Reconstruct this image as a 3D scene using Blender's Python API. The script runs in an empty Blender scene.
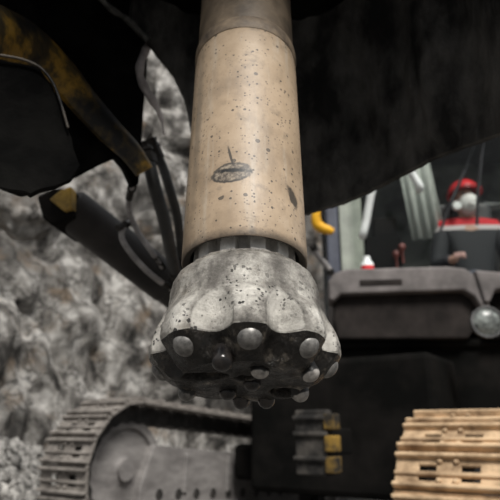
import bpy, bmesh, math, random
from mathutils import Vector, Matrix, noise

random.seed(7)
col = bpy.context.scene.collection
PITCH = math.radians(18.1)
CAM = Vector((0, 0, 0.6))
FP = 550.0
cp, sp = math.cos(PITCH), math.sin(PITCH)
R_ = math.radians


def P(px, py, d):
    """point seen at (px,py) at distance d along the viewing axis"""
    x = (px - 250) / FP * d
    u = (250 - py) / FP * d
    return Vector((x, d * cp - u * sp, CAM.z + d * sp + u * cp))


def proj(v):
    w = v - CAM
    d = w.y * cp + w.z * sp
    u = -w.y * sp + w.z * cp
    return 250 + FP * w.x / d, 250 - FP * u / d


def ray(px, py):
    return (P(px, py, 1.0) - CAM).normalized()


# ------------------------------------------------------------------ materials
def mat(name):
    m = bpy.data.materials.new(name)
    m.use_nodes = True
    nt = m.node_tree
    return m, nt, nt.nodes['Principled BSDF']


def N(nt, kind, **kw):
    n = nt.nodes.new(kind)
    for k, v in kw.items():
        if k in n.inputs:
            n.inputs[k].default_value = v
        else:
            setattr(n, k, v)
    return n


def coords(nt, scale=(1, 1, 1), src='Object'):
    tc = N(nt, 'ShaderNodeTexCoord')
    mp = N(nt, 'ShaderNodeMapping')
    mp.inputs['Scale'].default_value = scale
    nt.links.new(tc.outputs[src], mp.inputs['Vector'])
    return mp.outputs['Vector']


def ramp(nt, fac, stops):
    r = N(nt, 'ShaderNodeValToRGB')
    e = r.color_ramp.elements
    while len(e) < len(stops):
        e.new(0.5)
    for el, (p, c) in zip(e, stops):
        el.position = p
        el.color = (*c, 1) if len(c) == 3 else c
    nt.links.new(fac, r.inputs['Fac'])
    return r.outputs['Color']


def noise_tex(nt, vec, scale, detail=6, rough=.6, dist=0):
    n = N(nt, 'ShaderNodeTexNoise', Scale=scale, Detail=detail, Roughness=rough, Distortion=dist)
    nt.links.new(vec, n.inputs['Vector'])
    return n.outputs['Fac']


def mixc(nt, fac, a, b):
    m = N(nt, 'ShaderNodeMix')
    m.data_type = 'RGBA'
    for sock, v in ((m.inputs[0], fac), (m.inputs[6], a), (m.inputs[7], b)):
        if isinstance(v, (tuple, float, int)):
            sock.default_value = (*v, 1) if isinstance(v, tuple) else v
        else:
            nt.links.new(v, sock)
    return m.outputs[2]


def mth(nt, op, a, b=None, c=None):
    m = N(nt, 'ShaderNodeMath')
    m.operation = op
    for i, v in enumerate((a, b, c)):
        if v is None:
            continue
        if isinstance(v, (int, float)):
            m.inputs[i].default_value = v
        else:
            nt.links.new(v, m.inputs[i])
    return m.outputs[0]


def bump(nt, bs, h, strength=.4, dist=.01):
    b = N(nt, 'ShaderNodeBump', Strength=strength, Distance=dist)
    nt.links.new(h, b.inputs['Height'])
    nt.links.new(b.outputs['Normal'], bs.inputs['Normal'])


def stud_mat(name, c1, c2, rough, metal, zt=.0025):
    m, nt, bs = mat(name)
    v = coords(nt)
    f = noise_tex(nt, v, 110, 6, .65)
    base = ramp(nt, f, [(.36, c1), (.66, c2)])
    sep = N(nt, 'ShaderNodeSeparateXYZ')
    nt.links.new(v, sep.inputs[0])
    mr = N(nt, 'ShaderNodeMapRange')
    mr.inputs['From Min'].default_value = zt
    mr.inputs['From Max'].default_value = zt - .0012
    nt.links.new(mth(nt, 'ADD', sep.outputs[2], mth(nt, 'MULTIPLY', mth(nt, 'SUBTRACT', f, .5), .006)), mr.inputs['Value'])
    base = mixc(nt, mr.outputs[0], base, (.010, .009, .008))
    nt.links.new(base, bs.inputs['Base Color'])
    bs.inputs['Roughness'].default_value = rough
    bs.inputs['Metallic'].default_value = metal
    bump(nt, bs, f, .35, .001)
    return m


def simple(name, c1, c2, scale=12, rough=.7, metal=0, lo=.35, hi=.65, bst=.3, bd=.004, scl=(1, 1, 1), spec=.5):
    m, nt, bs = mat(name)
    v = coords(nt, scl)
    f = noise_tex(nt, v, scale)
    c = ramp(nt, f, [(lo, c1), (hi, c2)])
    nt.links.new(c, bs.inputs['Base Color'])
    bs.inputs['Roughness'].default_value = rough
    bs.inputs['Metallic'].default_value = metal
    bs.inputs['Specular IOR Level'].default_value = spec
    if bst:
        f2 = noise_tex(nt, v, scale * 4)
        bump(nt, bs, f2, bst, bd)
    return m


def ellipsoid_mask(nt, pos, c, size, wob=None, rotz=0, soft=.25, wamp=1.1):
    """1 inside the ellipsoid (object coordinates), ragged edge"""
    sub = N(nt, 'ShaderNodeVectorMath')
    sub.operation = 'SUBTRACT'
    nt.links.new(pos, sub.inputs[0])
    sub.inputs[1].default_value = c
    vec = sub.outputs[0]
    if rotz:
        r = N(nt, 'ShaderNodeVectorRotate')
        r.rotation_type = 'Y_AXIS'
        r.inputs['Angle'].default_value = rotz
        nt.links.new(vec, r.inputs['Vector'])
        vec = r.outputs[0]
    d = N(nt, 'ShaderNodeVectorMath')
    d.operation = 'DIVIDE'
    nt.links.new(vec, d.inputs[0])
    d.inputs[1].default_value = size
    ln = N(nt, 'ShaderNodeVectorMath')
    ln.operation = 'LENGTH'
    nt.links.new(d.outputs[0], ln.inputs[0])
    val = ln.outputs['Value']
    if wob is not None:
        val = mth(nt, 'ADD', val, mth(nt, 'MULTIPLY', mth(nt, 'SUBTRACT', wob, .5), wamp))
    mr = N(nt, 'ShaderNodeMapRange')
    mr.inputs['From Min'].default_value = 1 + soft
    mr.inputs['From Max'].default_value = 1 - soft
    nt.links.new(val, mr.inputs['Value'])
    return mr.outputs[0]


def dots(nt, vec, scale, radius, density, seed=0):
    """sparse small round specks"""
    v = N(nt, 'ShaderNodeTexVoronoi', Scale=scale)
    nt.links.new(vec, v.inputs['Vector'])
    sepc = N(nt, 'ShaderNodeSeparateColor')
    nt.links.new(v.outputs['Color'], sepc.inputs[0])
    pick = mth(nt, 'LESS_THAN', sepc.outputs[0], density)
    rr = mth(nt, 'MULTIPLY', sepc.outputs[1], radius)
    ins = mth(nt, 'LESS_THAN', v.outputs['Distance'], rr)
    return mth(nt, 'MULTIPLY', pick, ins)


M = {}


def make_materials():
    # tan painted casing with stains
    m, nt, bs = mat('casing_tan_paint')
    v = coords(nt)
    f1 = noise_tex(nt, v, 14, 8, .65)
    base = ramp(nt, f1, [(.3, (.24, .175, .115)), (.48, (.39, .29, .195)), (.6, (.45, .34, .235)), (.72, (.55, .44, .33))])
    vs = coords(nt, (9, 9, 1.2))
    st = noise_tex(nt, vs, 7, 6, .6)
    base = mixc(nt, ramp(nt, st, [(.55, (0, 0, 0)), (.72, (.5, .5, .5))]), base, (.50, .45, .38))
    f2 = noise_tex(nt, v, 60, 6, .7)
    base = mixc(nt, ramp(nt, f2, [(.56, (0, 0, 0)), (.70, (.6, .6, .6))]), base, (.17, .135, .10))
    f5 = noise_tex(nt, coords(nt, (1, 1, .5)), 20, 7, .7)
    base = mixc(nt, ramp(nt, f5, [(.54, (0, 0, 0)), (.70, (.55, .55, .55))]), base, (.20, .155, .115))
    d1 = dots(nt, v, 230, .36, .25)
    base = mixc(nt, mth(nt, 'MULTIPLY', d1, .85), base, (.05, .042, .035))
    d2 = dots(nt, v, 85, .27, .17)
    base = mixc(nt, mth(nt, 'MULTIPLY', d2, .85), base, (.06, .05, .04))
    wob = noise_tex(nt, v, 110, 4, .7)
    oval = ellipsoid_mask(nt, v, (-.0125, -.061, .0710), (.0198, .03, .0118), wob, R_(4), .06, .35)
    oval_in = ellipsoid_mask(nt, v, (-.0120, -.061, .0712), (.0180, .03, .0100), wob, R_(4), .10, .5)
    ring = mth(nt, 'SUBTRACT', oval, mth(nt, 'MULTIPLY', oval_in, .999))
    patch = ramp(nt, noise_tex(nt, v, 210, 5, .75), [(.40, (.30, .25, .19)), (.50, (.12, .10, .08)), (.60, (.035, .03, .027))])
    base = mixc(nt, mth(nt, 'MULTIPLY', oval, .92), base, patch)
    base = mixc(nt, mth(nt, 'MULTIPLY', ring, .9), base, (.03, .026, .022))
    core = ellipsoid_mask(nt, v, (-.011, -.061, .0735), (.0155, .03, .0026), wob, R_(-6), .3, 2.0)
    base = mixc(nt, core, base, (.008, .008, .008))
    tick = ellipsoid_mask(nt, v, (-.0140, -.061, .0925), (.0013, .03, .0115), None, R_(12))
    base = mixc(nt, mth(nt, 'MULTIPLY', tick, .9), base, (.03, .026, .022))
    strk = ellipsoid_mask(nt, v, (.0475, -.041, .056), (.0042, .02, .0100), wob, R_(22), .15, 1.6)
    base = mixc(nt, mth(nt, 'MULTIPLY', strk, .9), base, (.035, .03, .025))
    g1 = dots(nt, v, 420, .5, .22)
    base = mixc(nt, mth(nt, 'MULTIPLY', g1, mth(nt, 'MULTIPLY', ramp(nt, noise_tex(nt, v, 18, 3), [(.42, (0, 0, 0)), (.6, (1, 1, 1))]), .8)), base, (.05, .045, .04))
    # thin ragged darker strip near the left edge
    sc = ellipsoid_mask(nt, v, (-.0505, -.036, .15), (.0035, .02, .09), wob, 0, .5)
    base = mixc(nt, mth(nt, 'MULTIPLY', sc, .55), base, (.16, .13, .10))
    # lower lip and inner chamfer coloured darker
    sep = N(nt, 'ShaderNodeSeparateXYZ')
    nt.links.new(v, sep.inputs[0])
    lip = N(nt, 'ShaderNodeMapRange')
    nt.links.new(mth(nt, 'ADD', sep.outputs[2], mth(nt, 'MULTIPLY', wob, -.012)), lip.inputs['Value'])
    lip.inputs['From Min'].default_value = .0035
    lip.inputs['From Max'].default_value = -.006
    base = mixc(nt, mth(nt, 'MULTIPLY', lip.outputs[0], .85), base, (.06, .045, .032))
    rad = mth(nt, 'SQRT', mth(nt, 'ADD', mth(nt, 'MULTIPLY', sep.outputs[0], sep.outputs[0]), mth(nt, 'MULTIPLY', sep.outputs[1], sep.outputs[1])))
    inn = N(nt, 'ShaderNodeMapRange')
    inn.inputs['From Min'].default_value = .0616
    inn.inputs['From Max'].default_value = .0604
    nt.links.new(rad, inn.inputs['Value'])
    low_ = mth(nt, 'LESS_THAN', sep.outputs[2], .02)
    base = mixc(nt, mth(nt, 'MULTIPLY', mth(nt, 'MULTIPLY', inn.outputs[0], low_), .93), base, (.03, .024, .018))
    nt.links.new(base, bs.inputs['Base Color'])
    bs.inputs['Roughness'].default_value = .5
    hgt = mth(nt, 'SUBTRACT', f2, mth(nt, 'MULTIPLY', d1, 1.2))
    bump(nt, bs, hgt, .35, .0012)
    M['casing'] = m

    m2 = simple('pipe_shaded_tan', (.07, .052, .036), (.22, .165, .11), 22, .55)  # darker than the casing: the hood's shade is partly in this colour
    M['pipe'] = m2
    M['weld'] = simple('weld_grime', (.06, .045, .034), (.24, .18, .12), 40, .6)
    M['bore'] = simple('casing_bore_dark', (.012, .011, .010), (.04, .036, .03), 40, .6)

    # dusty bit body
    m, nt, bs = mat('bit_dusty_steel')
    v = coords(nt)
    wn = N(nt, 'ShaderNodeTexNoise', Scale=160, Detail=3)
    nt.links.new(v, wn.inputs['Vector'])
    wv = N(nt, 'ShaderNodeVectorMath')
    wv.operation = 'MULTIPLY_ADD'
    nt.links.new(wn.outputs['Color'], wv.inputs[0])
    wv.inputs[1].default_value = (.006, .006, .006)
    nt.links.new(v, wv.inputs[2])
    vw = wv.outputs[0]
    f1 = noise_tex(nt, v, 26, 9, .72)
    base = ramp(nt, f1, [(.34, (.08, .074, .066)), (.44, (.27, .252, .225)), (.53, (.48, .455, .41)), (.64, (.74, .71, .65))])
    f3 = noise_tex(nt, v, 11, 5, .65)
    base = mixc(nt, ramp(nt, f3, [(.5, (0, 0, 0)), (.66, (.7, .7, .7))]), base, (.27, .225, .17))
    f4 = noise_tex(nt, coords(nt, (1, 1, .6)), 15, 8, .75, .6)
    base = mixc(nt, ramp(nt, f4, [(.55, (0, 0, 0)), (.66, (.75, .75, .75))]), base, (.085, .078, .068))
    f2 = noise_tex(nt, v, 110, 8, .8)
    base = mixc(nt, ramp(nt, f2, [(.56, (0, 0, 0)), (.66, (.75, .75, .75))]), base, (.09, .083, .074))
    at = N(nt, 'ShaderNodeAttribute')
    at.attribute_name = 'scoop'
    sv = mth(nt, 'ADD', at.outputs['Fac'], mth(nt, 'MULTIPLY', mth(nt, 'SUBTRACT', f2, .5), .5))
    rimd = N(nt, 'ShaderNodeMapRange')
    rimd.inputs['From Min'].default_value = -.9
    rimd.inputs['From Max'].default_value = .0
    nt.links.new(sv, rimd.inputs['Value'])
    base = mixc(nt, mth(nt, 'MULTIPLY', mth(nt, 'MULTIPLY', rimd.outputs[0], .85), ramp(nt, f1, [(.40, (1, 1, 1)), (.62, (.35,) * 3)])), base, (.11, .10, .088))
    scm = N(nt, 'ShaderNodeMapRange')
    scm.inputs['From Min'].default_value = .0
    scm.inputs['From Max'].default_value = .14
    nt.links.new(sv, scm.inputs['Value'])
    pale = ramp(nt, f1, [(.36, (.25, .235, .21)), (.48, (.50, .475, .43)), (.62, (.68, .65, .595))])
    base = mixc(nt, mth(nt, 'MULTIPLY', scm.outputs[0], .92), base, pale)
    clus = ramp(nt, noise_tex(nt, v, 20, 3, .5), [(.44, (.05,) * 3), (.58, (1, 1, 1))])
    d1 = mth(nt, 'MULTIPLY', dots(nt, vw, 330, .55, .45), clus)
    base = mixc(nt, mth(nt, 'MULTIPLY', d1, .95), base, (.012, .011, .010))
    d2 = mth(nt, 'MULTIPLY', dots(nt, vw, 170, .45, .25), clus)
    base = mixc(nt, mth(nt, 'MULTIPLY', d2, .95), base, (.012, .011, .010))
    nt.links.new(base, bs.inputs['Base Color'])
    bs.inputs['Roughness'].default_value = .42
    bs.inputs['Metallic'].default_value = .15
    hgt = mth(nt, 'SUBTRACT', mth(nt, 'ADD', f2, f1), mth(nt, 'ADD', d1, d2))
    bump(nt, bs, hgt, .9, .0032)
    M['bit'] = m

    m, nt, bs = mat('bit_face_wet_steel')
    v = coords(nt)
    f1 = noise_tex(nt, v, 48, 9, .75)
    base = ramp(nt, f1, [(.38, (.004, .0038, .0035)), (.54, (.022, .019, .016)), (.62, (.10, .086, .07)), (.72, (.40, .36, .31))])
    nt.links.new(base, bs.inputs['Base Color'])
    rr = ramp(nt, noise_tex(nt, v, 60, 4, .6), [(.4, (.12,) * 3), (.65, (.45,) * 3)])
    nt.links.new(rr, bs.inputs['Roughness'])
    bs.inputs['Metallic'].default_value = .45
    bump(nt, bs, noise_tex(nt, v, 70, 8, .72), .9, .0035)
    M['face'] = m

    M['button'] = stud_mat('button_carbide', (.06, .057, .054), (.25, .24, .225), .4, .3)
    M['button_pale'] = stud_mat('button_carbide_dusty', (.15, .14, .13), (.45, .42, .385), .45, .2)
    M['button_wet'] = simple('button_carbide_wet', (.006, .006, .007), (.045, .038, .034), 70, .14, .3, .35, .68, .15, .001)
    M['spline'] = simple('shank_steel', (.45, .43, .40), (.80, .77, .72), 60, .45, .15)

    M['rubber'] = simple('black_rubber', (.012, .0115, .011), (.16, .152, .142), 8, .8, 0, .40, .80, .7, .014, (1.6, 1.6, .8), .3)
    M['pale_edge'] = simple('pale_slit_edge', (.28, .25, .245), (.62, .57, .56), 30, .85)
    M['rubber_edge'] = simple('scuffed_rubber_edge', (.02, .02, .019), (.14, .14, .13), 45, .8)
    M['flap'] = simple('dark_steel_flap', (.0015, .0015, .0015), (.011, .0105, .0095), 11, .9, 0, .42, .8, .5, .008, (1, 1, 1), .08)
    M['worn_edge'] = simple('worn_steel_edge', (.005, .0045, .004), (.15, .125, .10), 14, .6, .1, .45, .7)

    # worn yellow paint over black grime
    m, nt, bs = mat('worn_yellow_paint')
    v = coords(nt)
    f1 = mth(nt, 'ADD', noise_tex(nt, v, 11, 9, .72), mth(nt, 'MULTIPLY', mth(nt, 'SUBTRACT', noise_tex(nt, v, 3.5, 3, .5), .55), .55))
    base = ramp(nt, f1, [(.40, (.004, .004, .004)), (.49, (.06, .04, .012)), (.58, (.30, .17, .02)), (.70, (.13, .12, .11))])
    nt.links.new(base, bs.inputs['Base Color'])
    bs.inputs['Roughness'].default_value = .6
    bump(nt, bs, noise_tex(nt, v, 45), .4, .004)
    M['yellow_worn'] = m
    M['yellow'] = simple('yellow_paint', (.16, .10, .02), (.58, .36, .06), 20, .55)
    M['amber'] = simple('amber_yellow', (.72, .36, .01), (.85, .45, .02), 20, .45)

    M['steel_dark'] = simple('dark_grease_steel', (.012, .011, .010), (.038, .034, .031), 14, .65, .1, .35, .65, .3, .004, (1, 1, 1), .2)
    M['cyl'] = simple('cylinder_barrel_grey', (.014, .0125, .012), (.034, .030, .028), 10, .6, 0, .35, .65, .3, .004, (1, 1, 1), .25)
    M['hose'] = simple('hose_black', (.008, .008, .008), (.025, .024, .023), 30, .55)
    M['hose_grey'] = simple('hose_dusty_grey', (.16, .15, .148), (.34, .32, .31), 30, .7)
    M['chassis'] = simple('chassis_shade_black', (.003, .003, .0027), (.012, .0105, .0095), 5, .9, 0, .4, .75, .3, .004, (1, 1, 1), .08)  # near-black puts the shade beneath the engine cover into the colour
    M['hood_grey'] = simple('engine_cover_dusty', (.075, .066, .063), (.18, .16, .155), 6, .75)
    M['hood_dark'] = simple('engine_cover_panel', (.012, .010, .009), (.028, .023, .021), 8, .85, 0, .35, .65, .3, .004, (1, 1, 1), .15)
    M['track_mud'] = simple('track_dry_mud', (.17, .105, .055), (.62, .44, .27), 13, .85, 0, .34, .62, .5, .006)
    M['track_grey'] = simple('track_grey_dust_shade', (.10, .088, .078), (.27, .245, .22), 14, .8, 0, .35, .65, .4, .006)  # dusty grey, with the left track's shade mixed into the colour
    M['bracket'] = simple('bracket_grimy_grey', (.008, .007, .006), (.085, .075, .065), 12, .85, 0, .42, .7)
    M['bracket_yellow'] = simple('bracket_worn_yellow', (.015, .011, .006), (.28, .165, .025), 14, .85, 0, .42, .68)
    M['track_dark'] = simple('track_chain_dark', (.012, .011, .010), (.04, .036, .033), 20, .6)
    M['frame_grey'] = simple('track_frame_grey', (.13, .12, .115), (.24, .225, .215), 7, .7, 0, .35, .65, .3, .004, (1, 1, 3))
    M['cab_frame'] = simple('cab_frame_dark', (.02, .021, .023), (.045, .047, .05), 10, .5)
    M['cab_blue'] = simple('cab_pillar_blue_grey', (.035, .04, .06), (.06, .068, .095), 10, .5)
    M['cab_green'] = simple('cab_panel_grey_green', (.24, .26, .225), (.36, .385, .33), 8, .6)
    M['cab_inner'] = simple('cab_liner_dark', (.010, .011, .010), (.13, .14, .125), 3.2, .7)
    M['rail_white'] = simple('rail_white', (.72, .76, .74), (.85, .88, .86), 20, .35)
    M['curtain'] = simple('pale_grey_sheet', (.34, .37, .345), (.56, .59, .55), 18, .8, 0, .35, .65, .3, .006, (3, 3, .4))

    m, nt, bs = mat('clear_glass')
    out = nt.nodes['Material Output']
    tr = N(nt, 'ShaderNodeBsdfTransparent')
    tr.inputs[0].default_value = (.93, .94, .93, 1)
    gl = N(nt, 'ShaderNodeBsdfGlossy', Roughness=.03)
    mx = N(nt, 'ShaderNodeMixShader')
    lw = N(nt, 'ShaderNodeLayerWeight', Blend=.25)
    mr = N(nt, 'ShaderNodeMapRange')
    mr.inputs['To Min'].default_value = .008
    mr.inputs['To Max'].default_value = .25
    nt.links.new(lw.outputs['Fresnel'], mr.inputs['Value'])
    nt.links.new(mr.outputs[0], mx.inputs[0])
    nt.links.new(tr.outputs[0], mx.inputs[1])
    nt.links.new(gl.outputs[0], mx.inputs[2])
    nt.links.new(mx.outputs[0], out.inputs['Surface'])
    M['glass'] = m

    M['lamp_body'] = simple('lamp_bezel', (.05, .05, .05), (.12, .12, .12), 20, .5)
    M['lamp_lens'] = simple('lamp_lens', (.05, .053, .05), (.24, .26, .245), 26, .2)

    # rock
    m, nt, bs = mat('grey_rock')
    v = coords(nt)
    f1 = noise_tex(nt, coords(nt, (1, 1, .75)), 4.2, 9, .66, .35)
    base = ramp(nt, f1, [(.37, (.04, .037, .034)), (.45, (.21, .196, .18)), (.52, (.42, .397, .368)), (.60, (.80, .77, .73))])
    big = noise_tex(nt, coords(nt, (1, 1, .6)), 1.25, 5, .6, .8)
    base = mixc(nt, ramp(nt, big, [(.40, (.6, .6, .6)), (.52, (0, 0, 0))]), base, (.085, .08, .074))
    f2 = noise_tex(nt, v, 3.1, 5, .6)
    base = mixc(nt, ramp(nt, f2, [(.56, (0, 0, 0)), (.68, (.6, .6, .6))]), base, (.33, .235, .155))
    vo = N(nt, 'ShaderNodeTexVoronoi', Scale=2.6)
    vo.feature = 'DISTANCE_TO_EDGE'
    wv = N(nt, 'ShaderNodeVectorMath')
    wv.operation = 'ADD'
    nz = N(nt, 'ShaderNodeTexNoise', Scale=2.5, Detail=5)
    nt.links.new(v, nz.inputs['Vector'])
    nt.links.new(v, wv.inputs[0])
    nt.links.new(nz.outputs['Color'], wv.inputs[1])
    nt.links.new(wv.outputs[0], vo.inputs['Vector'])
    crack = ramp(nt, vo.outputs['Distance'], [(.0, (1, 1, 1)), (.045, (0, 0, 0))])
    base = mixc(nt, mth(nt, 'MULTIPLY', crack, .75), base, (.03, .027, .024))
    nt.links.new(base, bs.inputs['Base Color'])
    bs.inputs['Roughness'].default_value = .85
    bs.inputs['Specular IOR Level'].default_value = .3
    f3 = noise_tex(nt, v, 9, 12, .78)
    bump(nt, bs, f3, 1.0, .13)
    M['rock'] = m
    M['gravel'] = simple('gravel_grey', (.04, .038, .035), (.50, .48, .45), 9, .85, 0, .35, .65, .5, .02)
    M['ground'] = simple('crushed_rock_ground', (.07, .065, .06), (.26, .245, .225), 9, .9, 0, .35, .65, .8, .03)

    # person
    M['skin'] = simple('skin', (.42, .25, .18), (.50, .31, .23), 20, .55)
    M['lever'] = simple('dark_red_knob', (.10, .03, .025), (.16, .05, .04), 20, .5)
    M['helmet'] = simple('red_helmet', (.62, .02, .03), (.72, .035, .04), 10, .3)
    M['mask'] = simple('white_respirator', (.72, .72, .70), (.82, .82, .80), 30, .7)
    M['trouser'] = simple('dark_blue_trousers', (.02, .025, .035), (.05, .06, .075), 30, .85)
    M['glove'] = simple('pink_grey_glove', (.35, .22, .19), (.46, .3, .26), 30, .7)
    M['eye'] = simple('eye_dark', (.02, .015, .012), (.03, .02, .018), 10, .2)
    m, nt, bs = mat('jacket_red_dark')
    tc = N(nt, 'ShaderNodeTexCoord')
    sp_ = N(nt, 'ShaderNodeSeparateXYZ')
    nt.links.new(tc.outputs['Object'], sp_.inputs[0])
    r = N(nt, 'ShaderNodeValToRGB')
    r.color_ramp.interpolation = 'CONSTANT'
    e = r.color_ramp.elements
    stops = [(0, (.018, .02, .024)), (.515, (.55, .50, .50)), (.552, (.55, .015, .025))]
    e.new(.5)
    for el, (p_, c_) in zip(e, stops):
        el.position = p_
        el.color = (*c_, 1)
    nt.links.new(sp_.outputs[2], r.inputs['Fac'])
    nt.links.new(r.outputs['Color'], bs.inputs['Base Color'])
    bs.inputs['Roughness'].default_value = .8
    M['jacket'] = m


make_materials()


# ------------------------------------------------------------------ mesh helpers
def link(name, me, parent=None, m=None):
    o = bpy.data.objects.new(name, me)
    col.objects.link(o)
    if parent is not None:
        o.parent = parent
    if m is not None and me is not None:
        me.materials.append(m)
    return o


def finish(name, bm, m, parent=None, smooth=None, bevel=0, segs=2, loc=None):
    bmesh.ops.recalc_face_normals(bm, faces=bm.faces)
    me = bpy.data.meshes.new(name)
    bm.to_mesh(me)
    bm.free()
    o = link(name, me, parent, m)
    if bevel:
        b = o.modifiers.new('bevel', 'BEVEL')
        b.width = bevel
        b.segments = segs
        b.limit_method = 'ANGLE'
        b.angle_limit = R_(35)
    if smooth is not None:
        me.polygons.foreach_set('use_smooth', [True] * len(me.polygons))
        me.set_sharp_from_angle(angle=R_(smooth))
    if loc is not None:
        o.location = loc
    return o


def empty(name, loc=(0, 0, 0), rz=0, rx=0, parent=None):
    o = bpy.data.objects.new(name, None)
    col.objects.link(o)
    o.empty_display_size = .1
    o.location = loc
    o.rotation_euler = (rx, 0, rz)
    if parent:
        o.parent = parent
    return o


def tag(o, label, cat, group=None, kind=None):
    o['label'] = label
    o['category'] = cat
    if group:
        o['group'] = group
    if kind:
        o['kind'] = kind
    return o


def box(bm, c, s, mtx=None):
    r = bmesh.ops.create_cube(bm, size=1)
    T = Matrix.Translation(c) @ (mtx.to_4x4() if mtx else Matrix()) @ Matrix.Diagonal((*s, 1))
    bmesh.ops.transform(bm, matrix=T, verts=r['verts'])
    return r['verts']


def frame_of(d, up=Vector((0, 0, 1))):
    d = d.normalized()
    if abs(d.dot(up)) > .98:
        up = Vector((1, 0, 0))
    x = d.cross(up).normalized()
    y = x.cross(d).normalized()
    return x, y, d


def tube(bm, pts, r, n=12, cap=True):
    pts = [Vector(p) for p in pts]
    rs = r if isinstance(r, (list, tuple)) else [r] * len(pts)
    rings = []
    x = None
    for i, p in enumerate(pts):
        d = (pts[min(i + 1, len(pts) - 1)] - pts[max(i - 1, 0)]).normalized()
        if x is None:
            x, y, _ = frame_of(d)
        else:
            x = (x - d * x.dot(d)).normalized()
            y = d.cross(x)
        rings.append([bm.verts.new(p + (x * math.cos(2 * math.pi * k / n) + y * math.sin(2 * math.pi * k / n)) * rs[i]) for k in range(n)])
    for a, b in zip(rings, rings[1:]):
        for k in range(n):
            bm.faces.new((a[k], a[(k + 1) % n], b[(k + 1) % n], b[k]))
    if cap:
        bm.faces.new(rings[0][::-1])
        bm.faces.new(rings[-1])


def spline(pts, n=8):
    pts = [Vector(p) for p in pts]
    out = []
    for i in range(len(pts) - 1):
        p0, p1, p2, p3 = pts[max(i - 1, 0)], pts[i], pts[i + 1], pts[min(i + 2, len(pts) - 1)]
        for k in range(n):
            t = k / n
            out.append(.5 * ((2 * p1) + (p2 - p0) * t + (2 * p0 - 5 * p1 + 4 * p2 - p3) * t * t + (3 * p1 - p0 - 3 * p2 + p3) * t ** 3))
    out.append(pts[-1])
    return out


def lathe(bm, prof, n=64, closed=False, mtx=None):
    """prof: list of (r,z) around local z"""
    rings = []
    for r, z in prof:
        if r < 1e-6:
            v = bm.verts.new((0, 0, z))
            rings.append([v])
        else:
            rings.append([bm.verts.new((r * math.cos(2 * math.pi * k / n), r * math.sin(2 * math.pi * k / n), z)) for k in range(n)])
    pairs = list(zip(rings, rings[1:]))
    if closed:
        pairs.append((rings[-1], rings[0]))
    for a, b in pairs:
        for k in range(n):
            k2 = (k + 1) % n
            if len(a) == 1 and len(b) == 1:
                continue
            if len(a) == 1:
                bm.faces.new((a[0], b[k2], b[k]))
            elif len(b) == 1:
                bm.faces.new((a[k], a[k2], b[0]))
            else:
                bm.faces.new((a[k], a[k2], b[k2], b[k]))
    if mtx is not None:
        vs = [v for r in rings for v in r]
        bmesh.ops.transform(bm, matrix=mtx, verts=vs)


def prism(bm, outline, ext):
    """outline: 3D points; ext: extrusion vector"""
    a = [bm.verts.new(p) for p in outline]
    b = [bm.verts.new(Vector(p) + ext) for p in outline]
    n = len(a)
    bm.faces.new(a)
    bm.faces.new(b[::-1])
    for k in range(n):
        bm.faces.new((a[k], b[k], b[(k + 1) % n], a[(k + 1) % n]))


def apply_mods(o):
    dg = bpy.context.evaluated_depsgraph_get()
    dg.update()
    me = bpy.data.meshes.new_from_object(o.evaluated_get(dg))
    o.modifiers.clear()
    old = o.data
    o.data = me
    bpy.data.meshes.remove(old)
    me.name = o.name
    return o


def interp(tab, x):
    if x <= tab[0][0]:
        return tab[0][1]
    for (x0, y0), (x1, y1) in zip(tab, tab[1:]):
        if x <= x1:
            return y0 + (y1 - y0) * (x - x0) / (x1 - x0)
    return tab[-1][1]


def sstep(a, b, x):
    t = max(0, min(1, (x - a) / (b - a)))
    return t * t * (3 - 2 * t)


# ------------------------------------------------------------------ drill string
TILT = R_(30) - PITCH                      # lower end leans towards the camera
rim = P(244.5, 267, .55)
hammer = empty('drill_hammer', rim, 0, -TILT)
tag(hammer, 'tan cylindrical drill hammer casing with a dark oval stain, hanging above the studded bit', 'drill hammer')

bm = bmesh.new()
lathe(bm, [(.0555, .10), (.0545, .004), (.0568, .0020), (.0608, -.0004), (.0620, -.0006), (.0629, .0012), (.0628, .05), (.0626, .15), (.0624, .27), (.0615, .283),
           (.0604, .288), (.0604, .284), (.050, .284), (.050, .10)], 96, closed=True)
casing = finish('casing', bm, M['casing'], hammer, 40)
bm = bmesh.new()
lathe(bm, [(.0545, .0965), (.0538, .0065), (.0532, .0965)], 64, closed=True)
finish('casing_bore', bm, M['bore'], hammer, 40)
bm = bmesh.new()
lathe(bm, [(.040, .2845), (.0603, .2845), (.0606, .289), (.0606, .60), (.0590, .61), (.0590, .95), (.040, .95)], 80, closed=True)
finish('drill_pipe', bm, M['pipe'], hammer, 40)
bm = bmesh.new()
pts = []
lathe(bm, [(.0600, .2835), (.0622, .2825), (.0634, .287), (.0636, .293), (.0628, .299), (.0612, .303), (.0600, .305)], 80, closed=True)
ring_ = finish('weld_band', bm, M['weld'], hammer, 50)
ring_['label'] = 'dark raised weld band around the casing'

# ------------------------------------------------------------------ drill bit
bit = empty('drill_bit', rim, 0, -TILT)
tag(bit, 'dusty grey steel button drill bit with domed studs, held below the tan casing', 'drill bit')
BM = Matrix.Translation(rim) @ Matrix.Rotation(-TILT, 4, 'X')
BMI = BM.inverted()


def bit_local(px, py, fz=None, fr=None):
    """point of the view ray on the plane z=fz or the cylinder r=fr of the bit"""
    o = BMI @ CAM
    d = (BMI.to_3x3() @ ray(px, py))
    if fz is not None:
        t = (fz - o.z) / d.z
    else:
        a = d.x ** 2 + d.y ** 2
        b = 2 * (o.x * d.x + o.y * d.y)
        c = o.x ** 2 + o.y ** 2 - fr * fr
        t = (-b - math.sqrt(max(b * b - 4 * a * c, 0))) / (2 * a)
    return o + d * t


def ang(v):                                # 0 = towards the camera (-Y), positive to +X
    return math.atan2(v.x, -v.y)


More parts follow.
